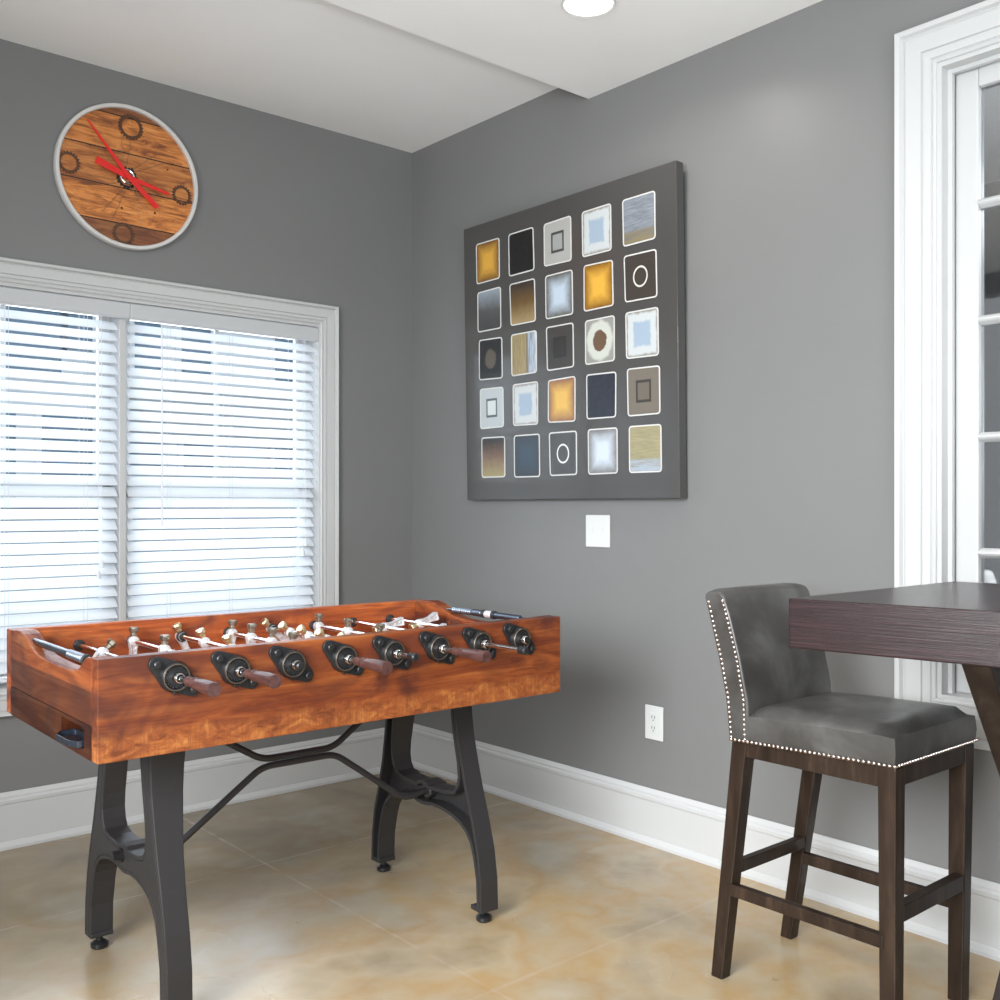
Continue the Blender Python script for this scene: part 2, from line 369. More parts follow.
# ---- back window
win = bpy.data.objects.new('window_1', None); C.objects.link(win); win['kind'] = 'structure'; win.location = (0, 0, 0)
b = B(); casing(b, 'x', WX0, WX1, WZ0, WZ1, 0.080); obj('window_casing', b, M['trim'], win)
b = B()
box(b, WX0 - 0.001, WX0 + 0.005, -0.004, 0.139, WZ0, WZ1); box(b, WX1 - 0.005, WX1 + 0.001, -0.004, 0.139, WZ0, WZ1)
box(b, WX0 + 0.005, WX1 - 0.005, -0.004, 0.139, WZ0 - 0.001, WZ0 + 0.012); box(b, WX0 + 0.005, WX1 - 0.005, -0.004, 0.139, WZ1 - 0.012, WZ1 + 0.001)
obj('window_jamb', b, M['trim'], win)
b = B(); box(b, -1.303, -1.277, 0.019, 0.139, WZ0 + 0.012, WZ1 - 0.012); obj('window_mullion', b, M['trim'], win, bevel=0.003)
for xa, xb in ((WX0 + 0.005, -1.303), (-1.277, WX1 - 0.005)):
    b = B()
    for za, zb, yy in ((WZ0 + 0.012, 1.235, 0.075), (1.195, WZ1 - 0.012, 0.105)):
        box(b, xa, xa + 0.045, yy, yy + 0.03, za, zb); box(b, xb - 0.045, xb, yy, yy + 0.03, za, zb)
        box(b, xa, xb, yy, yy + 0.03, za, za + 0.045); box(b, xa, xb, yy, yy + 0.03, zb - 0.042, zb)
    xm = (xa + xb) / 2; box(b, xm - 0.009, xm + 0.009, 0.11, 0.125, 1.23, WZ1 - 0.05)
    obj('window_sash', b, M['trim'], win, bevel=0.003)
    b = B(); box(b, xa + 0.04, xb - 0.04, 0.088, 0.092, WZ0 + 0.06, 1.2); box(b, xa + 0.04, xb - 0.04, 0.118, 0.121, 1.235, WZ1 - 0.055)
    obj('window_glass', b, M['glass'], win)

# ---- interior window in the right wall
iw = bpy.data.objects.new('window_2', None); C.objects.link(iw); iw['kind'] = 'structure'
b = B(); casing(b, 'y', IY0, IY1, IZ0, IZ1, 0.113); obj('window_casing', b, M['trim'], iw)
b = B(); box(b, -0.005, 0.159, IY1 - 0.012, IY1 + 0.001, IZ0, IZ1); box(b, -0.005, 0.159, IY0 - 0.001, IY0 + 0.012, IZ0, IZ1)
box(b, -0.005, 0.159, IY0 + 0.012, IY1 - 0.012, IZ1 - 0.012, IZ1 + 0.001); box(b, -0.005, 0.159, IY0 + 0.012, IY1 - 0.012, IZ0 - 0.001, IZ0 + 0.012)
box(b, 0.03, 0.045, IY1 - 0.024, IY1 - 0.012, IZ0 + 0.012, IZ1 - 0.012); box(b, 0.03, 0.045, IY0 + 0.02, IY1 - 0.0245, IZ1 - 0.024, IZ1 - 0.0125)
obj('window_jamb', b, M['trim'], iw)
sy1, sy0 = -2.427, IY0 + 0.015; gy1, gy0 = -2.490, sy0 + 0.063; gz1, gz0 = 2.283, 0.74
b = B(); box(b, 0.06, 0.10, gy1, sy1, IZ0 + 0.012, IZ1 - 0.012); box(b, 0.06, 0.10, sy0, gy0, IZ0 + 0.012, IZ1 - 0.012)
box(b, 0.06, 0.10, gy0, gy1, gz1, IZ1 - 0.012); box(b, 0.06, 0.10, gy0, gy1, IZ0 + 0.012, gz0); obj('window_sash', b, M['trim'], iw, bevel=0.004)
b = B()
for z in (1.972, 1.659, 1.346, 1.036): prism(b, [(0.058, z - 0.006), (0.052, z), (0.058, z + 0.006), (0.074, z + 0.013), (0.098, z + 0.013), (0.098, z - 0.013), (0.074, z - 0.013)], 'y', gy0, gy1)
ym = (gy0 + gy1) / 2; box(b, 0.064, 0.098, ym - 0.012, ym + 0.012, gz0, gz1); obj('window_muntin', b, M['trim'], iw, bevel=0.002)
b = B(); box(b, 0.079, 0.083, gy0, gy1, gz0, gz1); obj('window_glass', b, M['glass_dim'], iw)
# dim passage beyond the interior window
b = B()
box(b, 2.4, 2.5, -4.6, -0.6, -0.08, H); box(b, 0.16, 2.5, -0.7, -0.6, -0.08, H); box(b, 0.16, 2.5, -4.7, -4.6, -0.08, H); struct('wall_passage', b, M['wall'])
b = B(); box(b, 0.16, 2.5, -4.7, -0.6, H, H + 0.1); struct('ceiling_passage', b, M['ceil'])
b = B(); box(b, 0.16, 2.5, -4.7, -0.6, -0.08, 0.0); struct('floor_passage', b, M['floor'])
lp = bpy.data.lights.new('passage_fill', 'POINT'); lp.energy = 16; lp.shadow_soft_size = 0.15; lp.color = (0.9, 0.95, 1.0)  # added fill without a fixture, keeps the interior panes from going dark
lo = bpy.data.objects.new('passage_fill', lp); C.objects.link(lo); lo.location = (1.3, -2.9, 2.3)

# ---- outdoors
gm = mat('pale_paving', (0.30, 0.33, 0.35), 0.8)
b = B(); box(b, -14, 18, 0.14, 5.0, -0.4, -0.3); struct('ground', b, gm)
siding = mat('white_siding', (0.93, 0.94, 0.96), 0.6, emit=None); n = NT(siding)
z_ = n.sep(n.coord())[2]; fr = n.math('FRACT', n.math('MULTIPLY', z_, 7)); n.bump(fr, 0.4, 0.02)
hs = thing('neighbour_house', 'white sided house with blue-tinted windows seen through the blinds', 'house', (0, 5.0, -0.3))
b = B(); box(b, -9, 16, 0, 0.3, 0, 7.0); obj('wall', b, siding, hs)
shg = mat('grey_shingles', (0.34, 0.33, 0.33), 0.8)
b = B(); prism(b, [(-0.55, 2.12), (-0.02, 2.50), (0.0, 2.50), (0.0, 2.05), (-0.55, 2.05)], 'x', 0.6, 2.6)
prism(b, [(-0.55, 2.12), (-0.02, 2.50), (0.0, 2.50), (0.0, 2.05), (-0.55, 2.05)], 'x', 3.0, 8.0); obj('porch_roof', b, shg, hs)
hg = mat('blue_house_glass', (0.10, 0.20, 0.30), 0.15, spec=0.8)
for (xa, xb, za, zb) in ((0.66, 0.9, 2.6, 3.5), (1.08, 1.35, 2.6, 3.5), (2.0, 2.35, 2.6, 3.5), (0.1, 0.3, 2.75, 3.5), (-1.4, 0.05, 2.55, 3.5), (3.2, 4.0, 2.6, 3.5),
                         (0.5, 0.9, 1.78, 2.02), (1.1, 1.4, 1.78, 2.02), (2.0, 2.3, 1.78, 2.02), (-1.2, -0.3, 1.5, 2.2), (-0.1, 0.3, 1.5, 2.2), (3.0, 4.0, 1.4, 2.1)):
    b = B(); box(b, xa - 0.05, xb + 0.05, -0.03, 0.01, za - 0.05, zb + 0.05); wf = obj('window', b, siding, hs)
    b = B(); box(b, xa, xb, -0.04, -0.031, za, zb); obj('pane', b, hg, wf)
b = B(); box(b, -9, 16, -0.3, 0.0, 0, 1.45); obj('foundation_planter', b, mat('slate_blue_stone', (0.16, 0.22, 0.26), 0.8), hs)

# ================================================================== BLINDS
def blind(xa, xb, va, vb, label, cords):
    t = thing('window_blind', label, 'window blind', ((xa + xb) / 2, 0.036, WZ1 - 0.0125))
    ox, oy, oz = t.location
    b = B(); box(b, va - ox, vb - ox, -0.030, -0.0185, -0.060, 0.0); prism(b, [(-0.030, -0.060), (-0.036, -0.054), (-0.036, -0.006), (-0.030, 0.0)], 'x', va - ox, vb - ox)
    obj('valance', b, M['blind'], t, bevel=0.002)
    b = B(); box(b, xa - ox + 0.005, xb - ox - 0.005, -0.018, 0.03, -0.045, -0.004); obj('headrail', b, M['blind'], t)
    b = B(); pitch = 0.0405; z = -0.085; ta = math.radians(43); k = 0
    zb = WZ0 + 0.05 - oz
    while z > zb:
        mx = Matrix.Translation((0, 0.0, z)) @ Matrix.Rotation(ta + random.uniform(-0.02, 0.02), 4, 'X')
        # gently crowned slat
        pr = [(-0.025, -0.0012), (-0.012, 0.0006), (0.0, 0.0014), (0.012, 0.0006), (0.025, -0.0012), (0.025, -0.0034), (0.0, -0.001), (-0.025, -0.0034)]
        A_ = [b.verts.new(mx @ Vector((xa - ox + 0.006, u, v))) for u, v in pr]; B_ = [b.verts.new(mx @ Vector((xb - ox - 0.006, u, v))) for u, v in pr]
        b.faces.new(A_[::-1]); b.faces.new(B_)
        for i in range(len(pr)): b.faces.new([A_[i], A_[(i + 1) % len(pr)], B_[(i + 1) % len(pr)], B_[i]])
        z -= pitch; k += 1
    obj('slats', b, M['blind'], t)
    b = B(); box(b, xa - ox + 0.006, xb - ox - 0.006, -0.022, 0.022, zb - 0.02, zb - 0.004); obj('bottom_rail', b, M['blind'], t, bevel=0.003)
    b = B()
    for cx in cords['ladder']:
        for yy in (-0.026, 0.026): tube(b, [(cx - ox, yy, -0.05), (cx - ox, yy, zb - 0.01)], 0.0009, 5)
        tube(b, [(cx - ox + 0.012, -0.027, -0.05), (cx - ox + 0.012, -0.027, zb)], 0.0008, 5)
    obj('ladder_cords', b, M['cord'], t)
    if 'wand' in cords:
        b = B(); x = cords['wand'] - ox; tube(b, [(x, -0.042, -0.058), (x, -0.044, 1.098 - oz)], 0.0036, 6)
        cyl(b, (x, -0.044, 1.088 - oz), (0, 0, 1), 0.005, 0.02, 10); obj('tilt_wand', b, M['cord'], t, smooth=True)
    x = cords['pull'] - ox
    b = B(); zt = cords['pull_z'] - oz
    tube(b, [(x, -0.042, -0.058), (x, -0.043, zt)], 0.0012, 5); tube(b, [(x + 0.009, -0.042, -0.058), (x + 0.012, -0.043, zt + 0.04)], 0.0012, 5)
    pc = obj('pull_cord', b, M['cord'], t)
    b = B(); lathe(b, [(0, 0), (0.007, 0.001), (0.008, 0.012), (0.003, 0.03), (0, 0.031)], (x, -0.043, zt - 0.03), (0, 0, 1), 12)
    lathe(b, [(0, 0), (0.007, 0.001), (0.008, 0.012), (0.003, 0.03), (0, 0.031)], (x + 0.012, -0.043, zt + 0.01), (0, 0, 1), 12); obj('tassel', b, M['cord'], pc, smooth=True)
    return t
blind(WX0 + 0.009, -1.3035, WX0 + 0.0055, -1.2715, 'white slatted blind over the left half of the window', {'ladder': [-1.92, -1.697, -1.433], 'pull': -1.387, 'pull_z': 0.93})
blind(-1.2765, WX1 - 0.009, -1.2690, WX1 - 0.0055, 'white slatted blind over the right half of the window, nearer the corner', {'ladder': [-1.127, -0.875, -0.587], 'wand': -1.154, 'pull': -0.557, 'pull_z': 0.985})

# ================================================================== CEILING DOWNLIGHT
t = thing('recessed_light', 'round white recessed ceiling downlight glowing at the top of the frame', 'ceiling light', (-0.513, -1.60, HS))
b = B(); lathe(b, [(0.072, 0.002), (0.072, -0.004), (0.078, -0.006), (0.081, -0.003), (0.081, 0.0)], (0, 0, 0), (0, 0, 1), 40); obj('trim_ring', b, M['plastic'], t, smooth=True)
b = B(); lathe(b, [(0, -0.006), (0.055, -0.0055), (0.0725, -0.003)], (0, 0, 0), (0, 0, 1), 40); obj('lens', b, M['lamp'], t, smooth=True)
def can(x, y, z, e, vis=True):
    l = bpy.data.lights.new('downlight', 'AREA'); l.shape = 'DISK'; l.size = 0.12; l.energy = e; l.color = (1.0, 0.95, 0.88); l.spread = math.radians(150)
    o = bpy.data.objects.new('downlight', l); C.objects.link(o); o.location = (x, y, z - 0.012)
can(-0.513, -1.60, HS, 2.0)
for x, y in ((-2.6, -2.2), (-0.6, -3.3), (-2.7, -4.3)): can(x, y, HS, 2.5)

# ================================================================== WALL PLATES
t = thing('switch_plate', 'white two-gang wall plate below the tile painting', 'wall plate', (0, -1.151, 1.071))
b = B(); box(b, -0.006, 0, -0.060, 0.060, -0.0585, 0.0585); obj('cover', b, M['plastic'], t, bevel=0.003)
for y in (0.023, -0.023):
    b = B(); box(b, -0.0085, -0.005, y - 0.005, y + 0.005, -0.004, 0.014); obj('toggle', b, M['plastic'], t, bevel=0.001)
    for sz in (0.036, -0.036):
        b = B(); cyl(b, (-0.0055, y, sz), (-1, 0, 0), 0.0025, 0.0013, 10); obj('screw', b, M['plastic'], t)
t = thing('power_outlet', 'small white duplex power outlet low on the right wall', 'outlet', (0, -1.417, 0.4185))
b = B(); box(b, -0.006, 0, -0.040, 0.040, -0.0585, 0.0585); obj('cover', b, M['plastic'], t, bevel=0.003)
b = B(); box(b, -0.0085, -0.005, -0.017, 0.017, -0.034, 0.034); fc = obj('socket', b, M['plastic'], t, bevel=0.002)
b = B()
for z in (0.018, -0.018):
    for y in (0.006, -0.006): box(b, -0.0095, -0.008, y - 0.0012, y + 0.0012, z - 0.002, z + 0.007)
    cyl(b, (-0.008, 0, z - 0.008), (-1, 0, 0), 0.0025, 0.0015, 10)
obj('slots', b, M['slot'], fc)

# ================================================================== WALL CLOCK
t = thing('wall_clock', 'round reclaimed-wood wall clock with bicycle gears and red hands above the window', 'clock', (-1.289, 0, 2.356))
b = B(); lathe(b, [(0.246, 0.0), (0.259, 0.0), (0.262, 0.004), (0.262, 0.026), (0.259, 0.030), (0.250, 0.030), (0.247, 0.027), (0.247, 0.010)], (0.007, 0, 0.004), (0, -1, 0), 96); obj('rim', b, M['clockrim'], t, smooth=True)
b = B(); cyl(b, (0.007, -0.004, 0.004), (0, -1, 0), 0.2475, 0.010, 96); obj('face', b, M['clockwood'], t)
def gear(cx, cz, R, nt, m, w_=0.006):
    b = B(); poly = []
    for i in range(nt):
        for k, rr in ((0, R), (0.3, R + 0.0055), (0.55, R + 0.0055), (0.8, R)):
            a = 2 * PI * (i + k) / nt; poly.append((cx + rr * math.cos(a), cz + rr * math.sin(a)))
    inn = [(cx + (R - w_) * math.cos(math.atan2(q - cz, p - cx)), cz + (R - w_) * math.sin(math.atan2(q - cz, p - cx))) for p, q in poly]
    wallring(b, poly, inn, 'y', -0.0145, -0.0185); return obj('gear', b, m, t)
gear(0.014, 0.190, 0.041, 22, M['geariron'], 0.008); gear(0.208, -0.020, 0.033, 20, M['geariron']); gear(-0.012, -0.203, 0.035, 20, M['geariron']); gear(-0.205, 0.014, 0.034, 20, M['geariron'])
gear(0.0, 0.002, 0.034, 16, M['bearing'], 0.005)
b = B(); torus(b, (0.0, -0.020, 0.006), (0, 1, 0), 0.024, 0.0035, 28); lathe(b, [(0, 0), (0.012, 0), (0.010, 0.012), (0, 0.012)], (0, -0.014, 0.004), (0, -1, 0), 20); obj('hub', b, M['chrome'], t, smooth=True)
b = B()
for i in range(14):
    a = 2 * PI * i / 14 + (0.1 if i % 2 else -0.1); 
    tube(b, [(0.02 * math.cos(a + 0.6), -0.017, 0.02 * math.sin(a + 0.6)), (0.165 * math.cos(a), -0.0165, 0.165 * math.sin(a))], 0.0006, 4)
obj('spokes', b, M['darkbrass'], t)
def hand(name, p0, p1, p2, w0, w1, w2, y):
    """p0 broad tail end, p1 pivot, p2 thin tip"""
    b = B(); P0, P1, P2 = Vector(p0), Vector(p1), Vector(p2); d = (P2 - P0).normalized(); nn = Vector((-d.y, d.x))
    poly = [P0 - nn * w0, P1 - nn * w1, P2 - nn * w2, P2 + nn * w2, P1 + nn * w1, P0 + nn * w0]
    prism(b, [(p.x, p.y) for p in poly], 'y', y, y - 0.002); obj(name, b, M['red'], t)
hand('minute_hand', (0.108, -0.090), (0.002, 0.002), (-0.146, 0.176), 0.010, 0.0085, 0.0022, -0.030)
hand('hour_hand', (-0.114, 0.042), (0.002, 0.002), (0.157, -0.030), 0.0135, 0.009, 0.0045, -0.026)
b = B(); cyl(b, (0.002, -0.020, 0.002), (0, -1, 0), 0.005, 0.014, 16); obj('pivot_cap', b, M['red'], t, smooth=True)

# ================================================================== TILE PAINTING
t = thing('wall_painting', 'large square charcoal panel painting with twenty-five small framed tiles', 'painting', (0, -1.0065, 1.742))
PT = Matrix.Rotation(-0.018, 4, 'Y')   # hangs with its top leaning slightly out
def leanx(z): return -0.055 - 0.018 * z
def shear(bm):
    for v in bm.verts: v.co.x = v.co.x + leanx(v.co.z) + 0.055 - 0.018 * 0
b = B(); box(b, -0.055, -0.018, -0.5565, 0.5565, -0.555, 0.555); shear(b); obj('panel', b, M['canvas'], t, bevel=0.002)
b = B(); box(b, -0.018, -0.001, -0.52, 0.52, -0.52, 0.50)
for v in b.verts: 
    if v.co.x < -0.01: v.co.x += leanx(v.co.z) + 0.055 + 0.001
obj('hanging_frame', b, M['canvas_edge'], t)
def tilemat(kind, a, c, e=(0.05, 0.05, 0.05)):
    m = mat('tile_' + kind, a, 0.35); n = NT(m); v = n.coord('Generated')
    x, y, z = n.sep(v)   # y: right->left of picture is reversed, z: up
    dy = n.math('ABSOLUTE', n.math('SUBTRACT', y, 0.5)); dz = n.math('ABSOLUTE', n.math('SUBTRACT', z, 0.5))
    bd = n.math('MULTIPLY', n.math('MAXIMUM', dy, dz), 2.0)
    rd = n.math('MULTIPLY', n.math('SQRT', n.math('ADD', n.math('MULTIPLY', dy, dy), n.math('MULTIPLY', dz, dz))), 2.0)
    nz = n.noise(n.coord('Generated', loc=(random.random() * 9, 0, 0)), 6, 4); nzf = n.math('MULTIPLY', n.math('SUBTRACT', nz, 0.5), 0.25)
    if kind == 'glow': n.base(n.ramp(n.math('ADD', bd, nzf), [(0.35, a), (0.68, tuple((p + q) / 2 for p, q in zip(a, c))), (0.98, c)]))
    elif kind == 'flat': n.base(n.ramp(nz, [(0.3, a), (0.7, c)]))
    elif kind == 'nest': n.base(n.ramp(bd, [(0.0, a), (0.36, a), (0.38, e), (0.48, e), (0.50, c), (1, c)]))
    elif kind == 'blob': n.base(n.ramp(n.math('ADD', bd, n.math('MULTIPLY', nzf, 1.0)), [(0.0, a), (0.48, a), (0.60, c), (0.86, c), (0.97, e)]))
    elif kind == 'oval': n.base(n.ramp(n.math('ADD', rd, nzf), [(0.0, a), (0.46, a), (0.52, c), (0.85, c), (1, e)]))
    elif kind == 'ring': n.base(n.ramp(rd, [(0.0, c), (0.38, c), (0.40, a), (0.46, a), (0.48, c)]))
    elif kind == 'vert': n.base(n.ramp(n.math('ADD', z, nzf), [(0.05, a), (0.5, c), (0.95, e)]))
    elif kind == 'stripeh':
        s = n.noise(n.coord('Generated', scale=(1, 1.2, 12)), 2, 4, 0.7)
        c_ = n.ramp(z, [(0.0, e), (0.24, e), (0.30, a), (1, a)] if e else [(0, a), (1, a)]); n.base(n.mix(n.ramp(s, [(0.35, g(0)), (0.65, g(0.8))]), c_, c))
    elif kind == 'stripev':
        s = n.noise(n.coord('Generated', scale=(1, 12, 1)), 1.5, 3, 0.7)
        c_ = n.ramp(y, [(0.0, (0.45, 0.55, 0.68)), (0.30, (0.38, 0.47, 0.58)), (0.36, (0.10, 0.12, 0.16)), (0.42, a), (1, a)]); n.base(n.mix(n.ramp(s, [(0.4, g(0)), (0.65, g(0.8))]), c_, c))
    return m
gold = ((0.60, 0.33, 0.05), (0.16, 0.075, 0.02)); wb = ((0.30, 0.38, 0.47), (0.50, 0.53, 0.54), (0.24, 0.23, 0.21))
TILES = [
 [('glow',) + gold, ('flat', (0.008,) * 3, (0.016,) * 3), ('nest', (0.30, 0.31, 0.30), (0.36, 0.36, 0.34), (0.05, 0.05, 0.05)), ('blob',) + wb, ('stripeh', (0.24, 0.27, 0.31), (0.12, 0.13, 0.15), (0.22, 0.18, 0.10))],
 [('vert', (0.05, 0.05, 0.05), (0.08, 0.08, 0.08), (0.24, 0.28, 0.32)), ('vert', (0.30, 0.22, 0.11), (0.13, 0.075, 0.025), (0.04, 0.03, 0.025)), ('glow', (0.45, 0.53, 0.62), (0.10, 0.10, 0.09)), ('glow', (0.66, 0.36, 0.05), (0.20, 0.09, 0.01)), ('ring', (0.62, 0.60, 0.55), (0.045, 0.037, 0.032))],
 [('oval', (0.09, 0.075, 0.06), (0.015, 0.016, 0.018), (0.02, 0.02, 0.02)), ('stripev', (0.33, 0.26, 0.13), (0.17, 0.13, 0.07)), ('nest', (0.028, 0.026, 0.026), (0.045, 0.042, 0.04), (0.018, 0.018, 0.018)), ('oval', (0.12, 0.07, 0.04), (0.50, 0.52, 0.47), (0.25, 0.25, 0.23)), ('blob',) + wb],
 [('nest', (0.55, 0.60, 0.60), (0.42, 0.46, 0.48), (0.09, 0.10, 0.11)), ('blob',) + wb, ('glow', (0.62, 0.38, 0.09), (0.22, 0.10, 0.06)), ('flat', (0.012, 0.015, 0.024), (0.022, 0.026, 0.040)), ('nest', (0.13, 0.11, 0.09), (0.15, 0.13, 0.105), (0.04, 0.035, 0.03))],
 [('vert', (0.30, 0.25, 0.13), (0.16, 0.10, 0.07), (0.03, 0.03, 0.03)), ('glow', (0.035, 0.06, 0.085), (0.035, 0.04, 0.05)), ('ring', (0.72, 0.74, 0.74), (0.065, 0.066, 0.068)), ('glow', (0.52, 0.58, 0.66), (0.16, 0.16, 0.16)), ('stripeh', (0.33, 0.29, 0.16), (0.22, 0.20, 0.13), (0.34, 0.40, 0.48))]]
def rrect(y, z, hw, hh, r, jig=0.0):
    pts = []
    for cy, cz, a0 in ((hw - r, hh - r, 0), (-(hw - r), hh - r, PI / 2), (-(hw - r), -(hh - r), PI), (hw - r, -(hh - r), 3 * PI / 2)):
        jy, jz = random.uniform(-jig, jig), random.uniform(-jig, jig)
        for k in range(4): pts.append((y + cy + jy + r * math.cos(a0 + k * PI / 6), z + cz + jz + r * math.sin(a0 + k * PI / 6)))
    return pts
CY = [-0.611, -0.810, -1.009, -1.210, -1.408]; CZ = [2.139, 1.944, 1.749, 1.553, 1.3555]
for r in range(5):
    for c in range(5):
        y = CY[c] - 0.004 * (r - 2) + 1.0065; z = CZ[r] - 1.742
        out = rrect(y, z, 0.0725, 0.0815, 0.012, 0.002); inn = inset(out, 0.0045)
        b = B(); prism(b, inn, 'x', -0.0552, -0.0562); shear(b); o = obj('painted_tile', b, tilemat(*TILES[r][c]), t)
        b = B(); wallring(b, out, inn, 'x', -0.0552, -0.0568); shear(b); obj('tile_outline', b, M['line'], o)

# ================================================================== FOOSBALL TABLE
FT = thing('foosball_table', 'reclaimed orange-brown wood foosball table on black cast-iron legs', 'foosball table', (-1.292, -1.259, 0), math.radians(-1.2))
LX, LY, ZT, ZB, TH = 0.6475, 0.352, 0.846, 0.631, 0.038
ROD_Z = 0.796; RX = [(i - 3.5) * 0.1392 for i in range(8)]
def rail(y0, y1, name, m):
    b = B(); prism(b, [(-LX, ZB), (LX, ZB), (LX, ZT), (-LX, ZT)], 'y', y0, y1); return obj(name, b, m, FT, bevel=0.0025)
rail(-LY, -LY + TH, 'front_rail', M['foos_front']); rail(LY - TH, LY, 'back_rail', M['foos_back'])
def endp(sx):
    ys = []
    # scooped upper edge: high at both corners, dipping to a shallow curve between
    top = [(-0.312, 0.846), (-0.300, 0.846), (-0.282, 0.843), (-0.262, 0.833), (-0.242, 0.820), (-0.222, 0.810), (-0.205, 0.806), (-0.15, 0.803), (-0.08, 0.802), (0.0, 0.804), (0.06, 0.807), (0.10, 0.812), (0.14, 0.822), (0.17, 0.834), (0.20, 0.845), (0.23, 0.851), (0.26, 0.850), (0.29, 0.847), (0.312, 0.846)]
    x0, x1 = (-LX, -LX + 0.042) if sx < 0 else (LX - 0.042, LX)
    xo = -LX - 0.0015 if sx < 0 else LX + 0.0015
    out = []
    b = B()
    if sx < 0:   # lower boards with the ball-return slot cut through: build around the hole
        s0, s1, z0, z1 = -0.268, -0.112, 0.648, 0.693
        poly = [(-0.3115, 0.703), (0.3115, 0.703)] + [(y, z) for y, z in top[::-1]]
        prism(b, poly, 'x', x0, x1)
        o = obj('end_panel', b, M['foos_end2'], FT, bevel=0.002)
        b = B(); box(b, x0, x1, -0.3115, s0, ZB, 0.7025); box(b, x0, x1, s1, 0.3115, ZB, 0.7025); box(b, x0, x1, s0, s1, ZB, z0); box(b, x0, x1, s0, s1, z1, 0.7025)
        obj('lower_end_board', b, M['foos_end'], FT)
        b = B(); box(b, x1 + 0.0005, x1 + 0.0035, s0 - 0.02, s1 + 0.02, z0 - 0.01, z1 + 0.012); obj('slot_backing', b, M['rubber'], FT)
        b = B()   # black metal ball cup projecting from the slot
        pts = [(x0 + 0.03, s0 + 0.008), (x0 - 0.010, s0 + 0.010), (x0 - 0.022, s0 + 0.035), (x0 - 0.024, s1 - 0.040), (x0 - 0.008, s1 - 0.012), (x0 + 0.03, s1 - 0.008)]
        prism(b, pts, 'z', z0 + 0.002, z0 + 0.008); wallring(b, pts, inset(pts, 0.004), 'z', z0 + 0.006, z0 + 0.016)
        obj('ball_cup', b, M['gun'], FT, bevel=0.001)
    else:
        prism(b, [(-0.3115, ZB), (0.3115, ZB)] + top[::-1], 'x', x0, x1); obj('end_panel', b, M['foos_endtop'], FT, bevel=0.002)
    # side ends of the rails are capped flush by a face board so the boards run to the corners
def end_mat2():
    m = reclaimed('reclaimed_wood_end_upper', 0.95, 'y', False); n = NT(m); z = n.sep(n.coord())[2]
    src = n.b.inputs['Base Color'].links[0].from_socket
    d = n.mix(n.ramp(n.math('MULTIPLY', n.math('SUBTRACT', 0.776, z), 500, True), [(0, g(0)), (1, g(0.68))]), src, (0.060, 0.020, 0.011))
    n.base(d); return m
M['foos_end2'] = end_mat2()
endp(-1); endp(1)
b = B(); box(b, -LX + 0.042, LX - 0.042, -LY + TH, LY - TH, 0.700, 0.712); obj('playfield', b, M['field'], FT)
b = B(); box(b, -LX + 0.042, LX - 0.042, -LY + TH, LY - TH, 0.640, 0.652); obj('base_board', b, M['foos_back'], FT)

# bearing plates
def plate(x, sy):
    yf = sy * LY; a = math.radians(-37) if sy < 0 else math.radians(37)
    # outline: two lobes + centre disc hull
    def hull(R, r, d):
        pts = []
        th = math.acos((R - r) / d)
        for k in range(9): pts.append((d + r * math.cos(-th + 2 * th * k / 8), r * math.sin(-th + 2 * th * k / 8)))
        for k in range(1, 8): pts.append((R * math.cos(th + (PI - 2 * th) * k / 8), R * math.sin(th + (PI - 2 * th) * k / 8)))
        for k in range(9): pts.append((-d + r * math.cos(PI - th + 2 * th * k / 8), r * math.sin(PI - th + 2 * th * k / 8)))
        for k in range(1, 8): pts.append((R * math.cos(PI + th + (PI - 2 * th) * k / 8), R * math.sin(PI + th + (PI - 2 * th) * k / 8)))
        return [(x + u * math.cos(a) - v * math.sin(a), ROD_Z + u * math.sin(a) + v * math.cos(a)) for u, v in pts]
    b = B(); prism(b, hull(0.033, 0.0165, 0.050), 'y', yf, yf + sy * 0.009)
    lathe(b, [(0.034, 0.0), (0.034, 0.010), (0.030, 0.019), (0.026, 0.019), (0.024, 0.014), (0, 0.014)], (x, yf, ROD_Z), (0, sy, 0), 32)
    for k in range(20):   # knurled seat ring
        q = 2 * PI * k / 20; cyl(b, (x + 0.022 * math.cos(q), yf + sy * 0.014, ROD_Z + 0.022 * math.sin(q)), (0, sy, 0), 0.0022, 0.004, 6)
    cyl(b, (x - 0.002, yf + sy * 0.006, ROD_Z - 0.0345), (0, sy, 0), 0.004, 0.008, 8)
    p = obj('bearing_plate', b, M['bearing'], FT, bevel=0.0015, smooth=True)
    b = B(); torus(b, (x, yf + sy * 0.0195, ROD_Z), (0, 1, 0), 0.028, 0.0016, 32, 6); obj('ring', b, M['ring'], p, smooth=True)
    for s in (1, -1):
        bx, bz = x + s * 0.050 * math.cos(a), ROD_Z + s * 0.050 * math.sin(a)
        b = B(); lathe(b, [(0, 0), (0.011, 0), (0.011, 0.003), (0.0085, 0.003), (0.0085, 0.008), (0.006, 0.010), (0, 0.010)], (bx, yf + sy * 0.009, bz), (0, sy, 0), 12); obj('bolt', b, M['bearing'], p)
    b = B(); lathe(b, [(0.0085, 0), (0.0115, 0), (0.0115, 0.024), (0.010, 0.026), (0.0085, 0.026)], (x, yf + sy * 0.013, ROD_Z), (0, sy, 0), 20); obj('bushing', b, M['chrome'], p, smooth=True)
for x in RX:
    plate(x, -1); plate(x, 1)

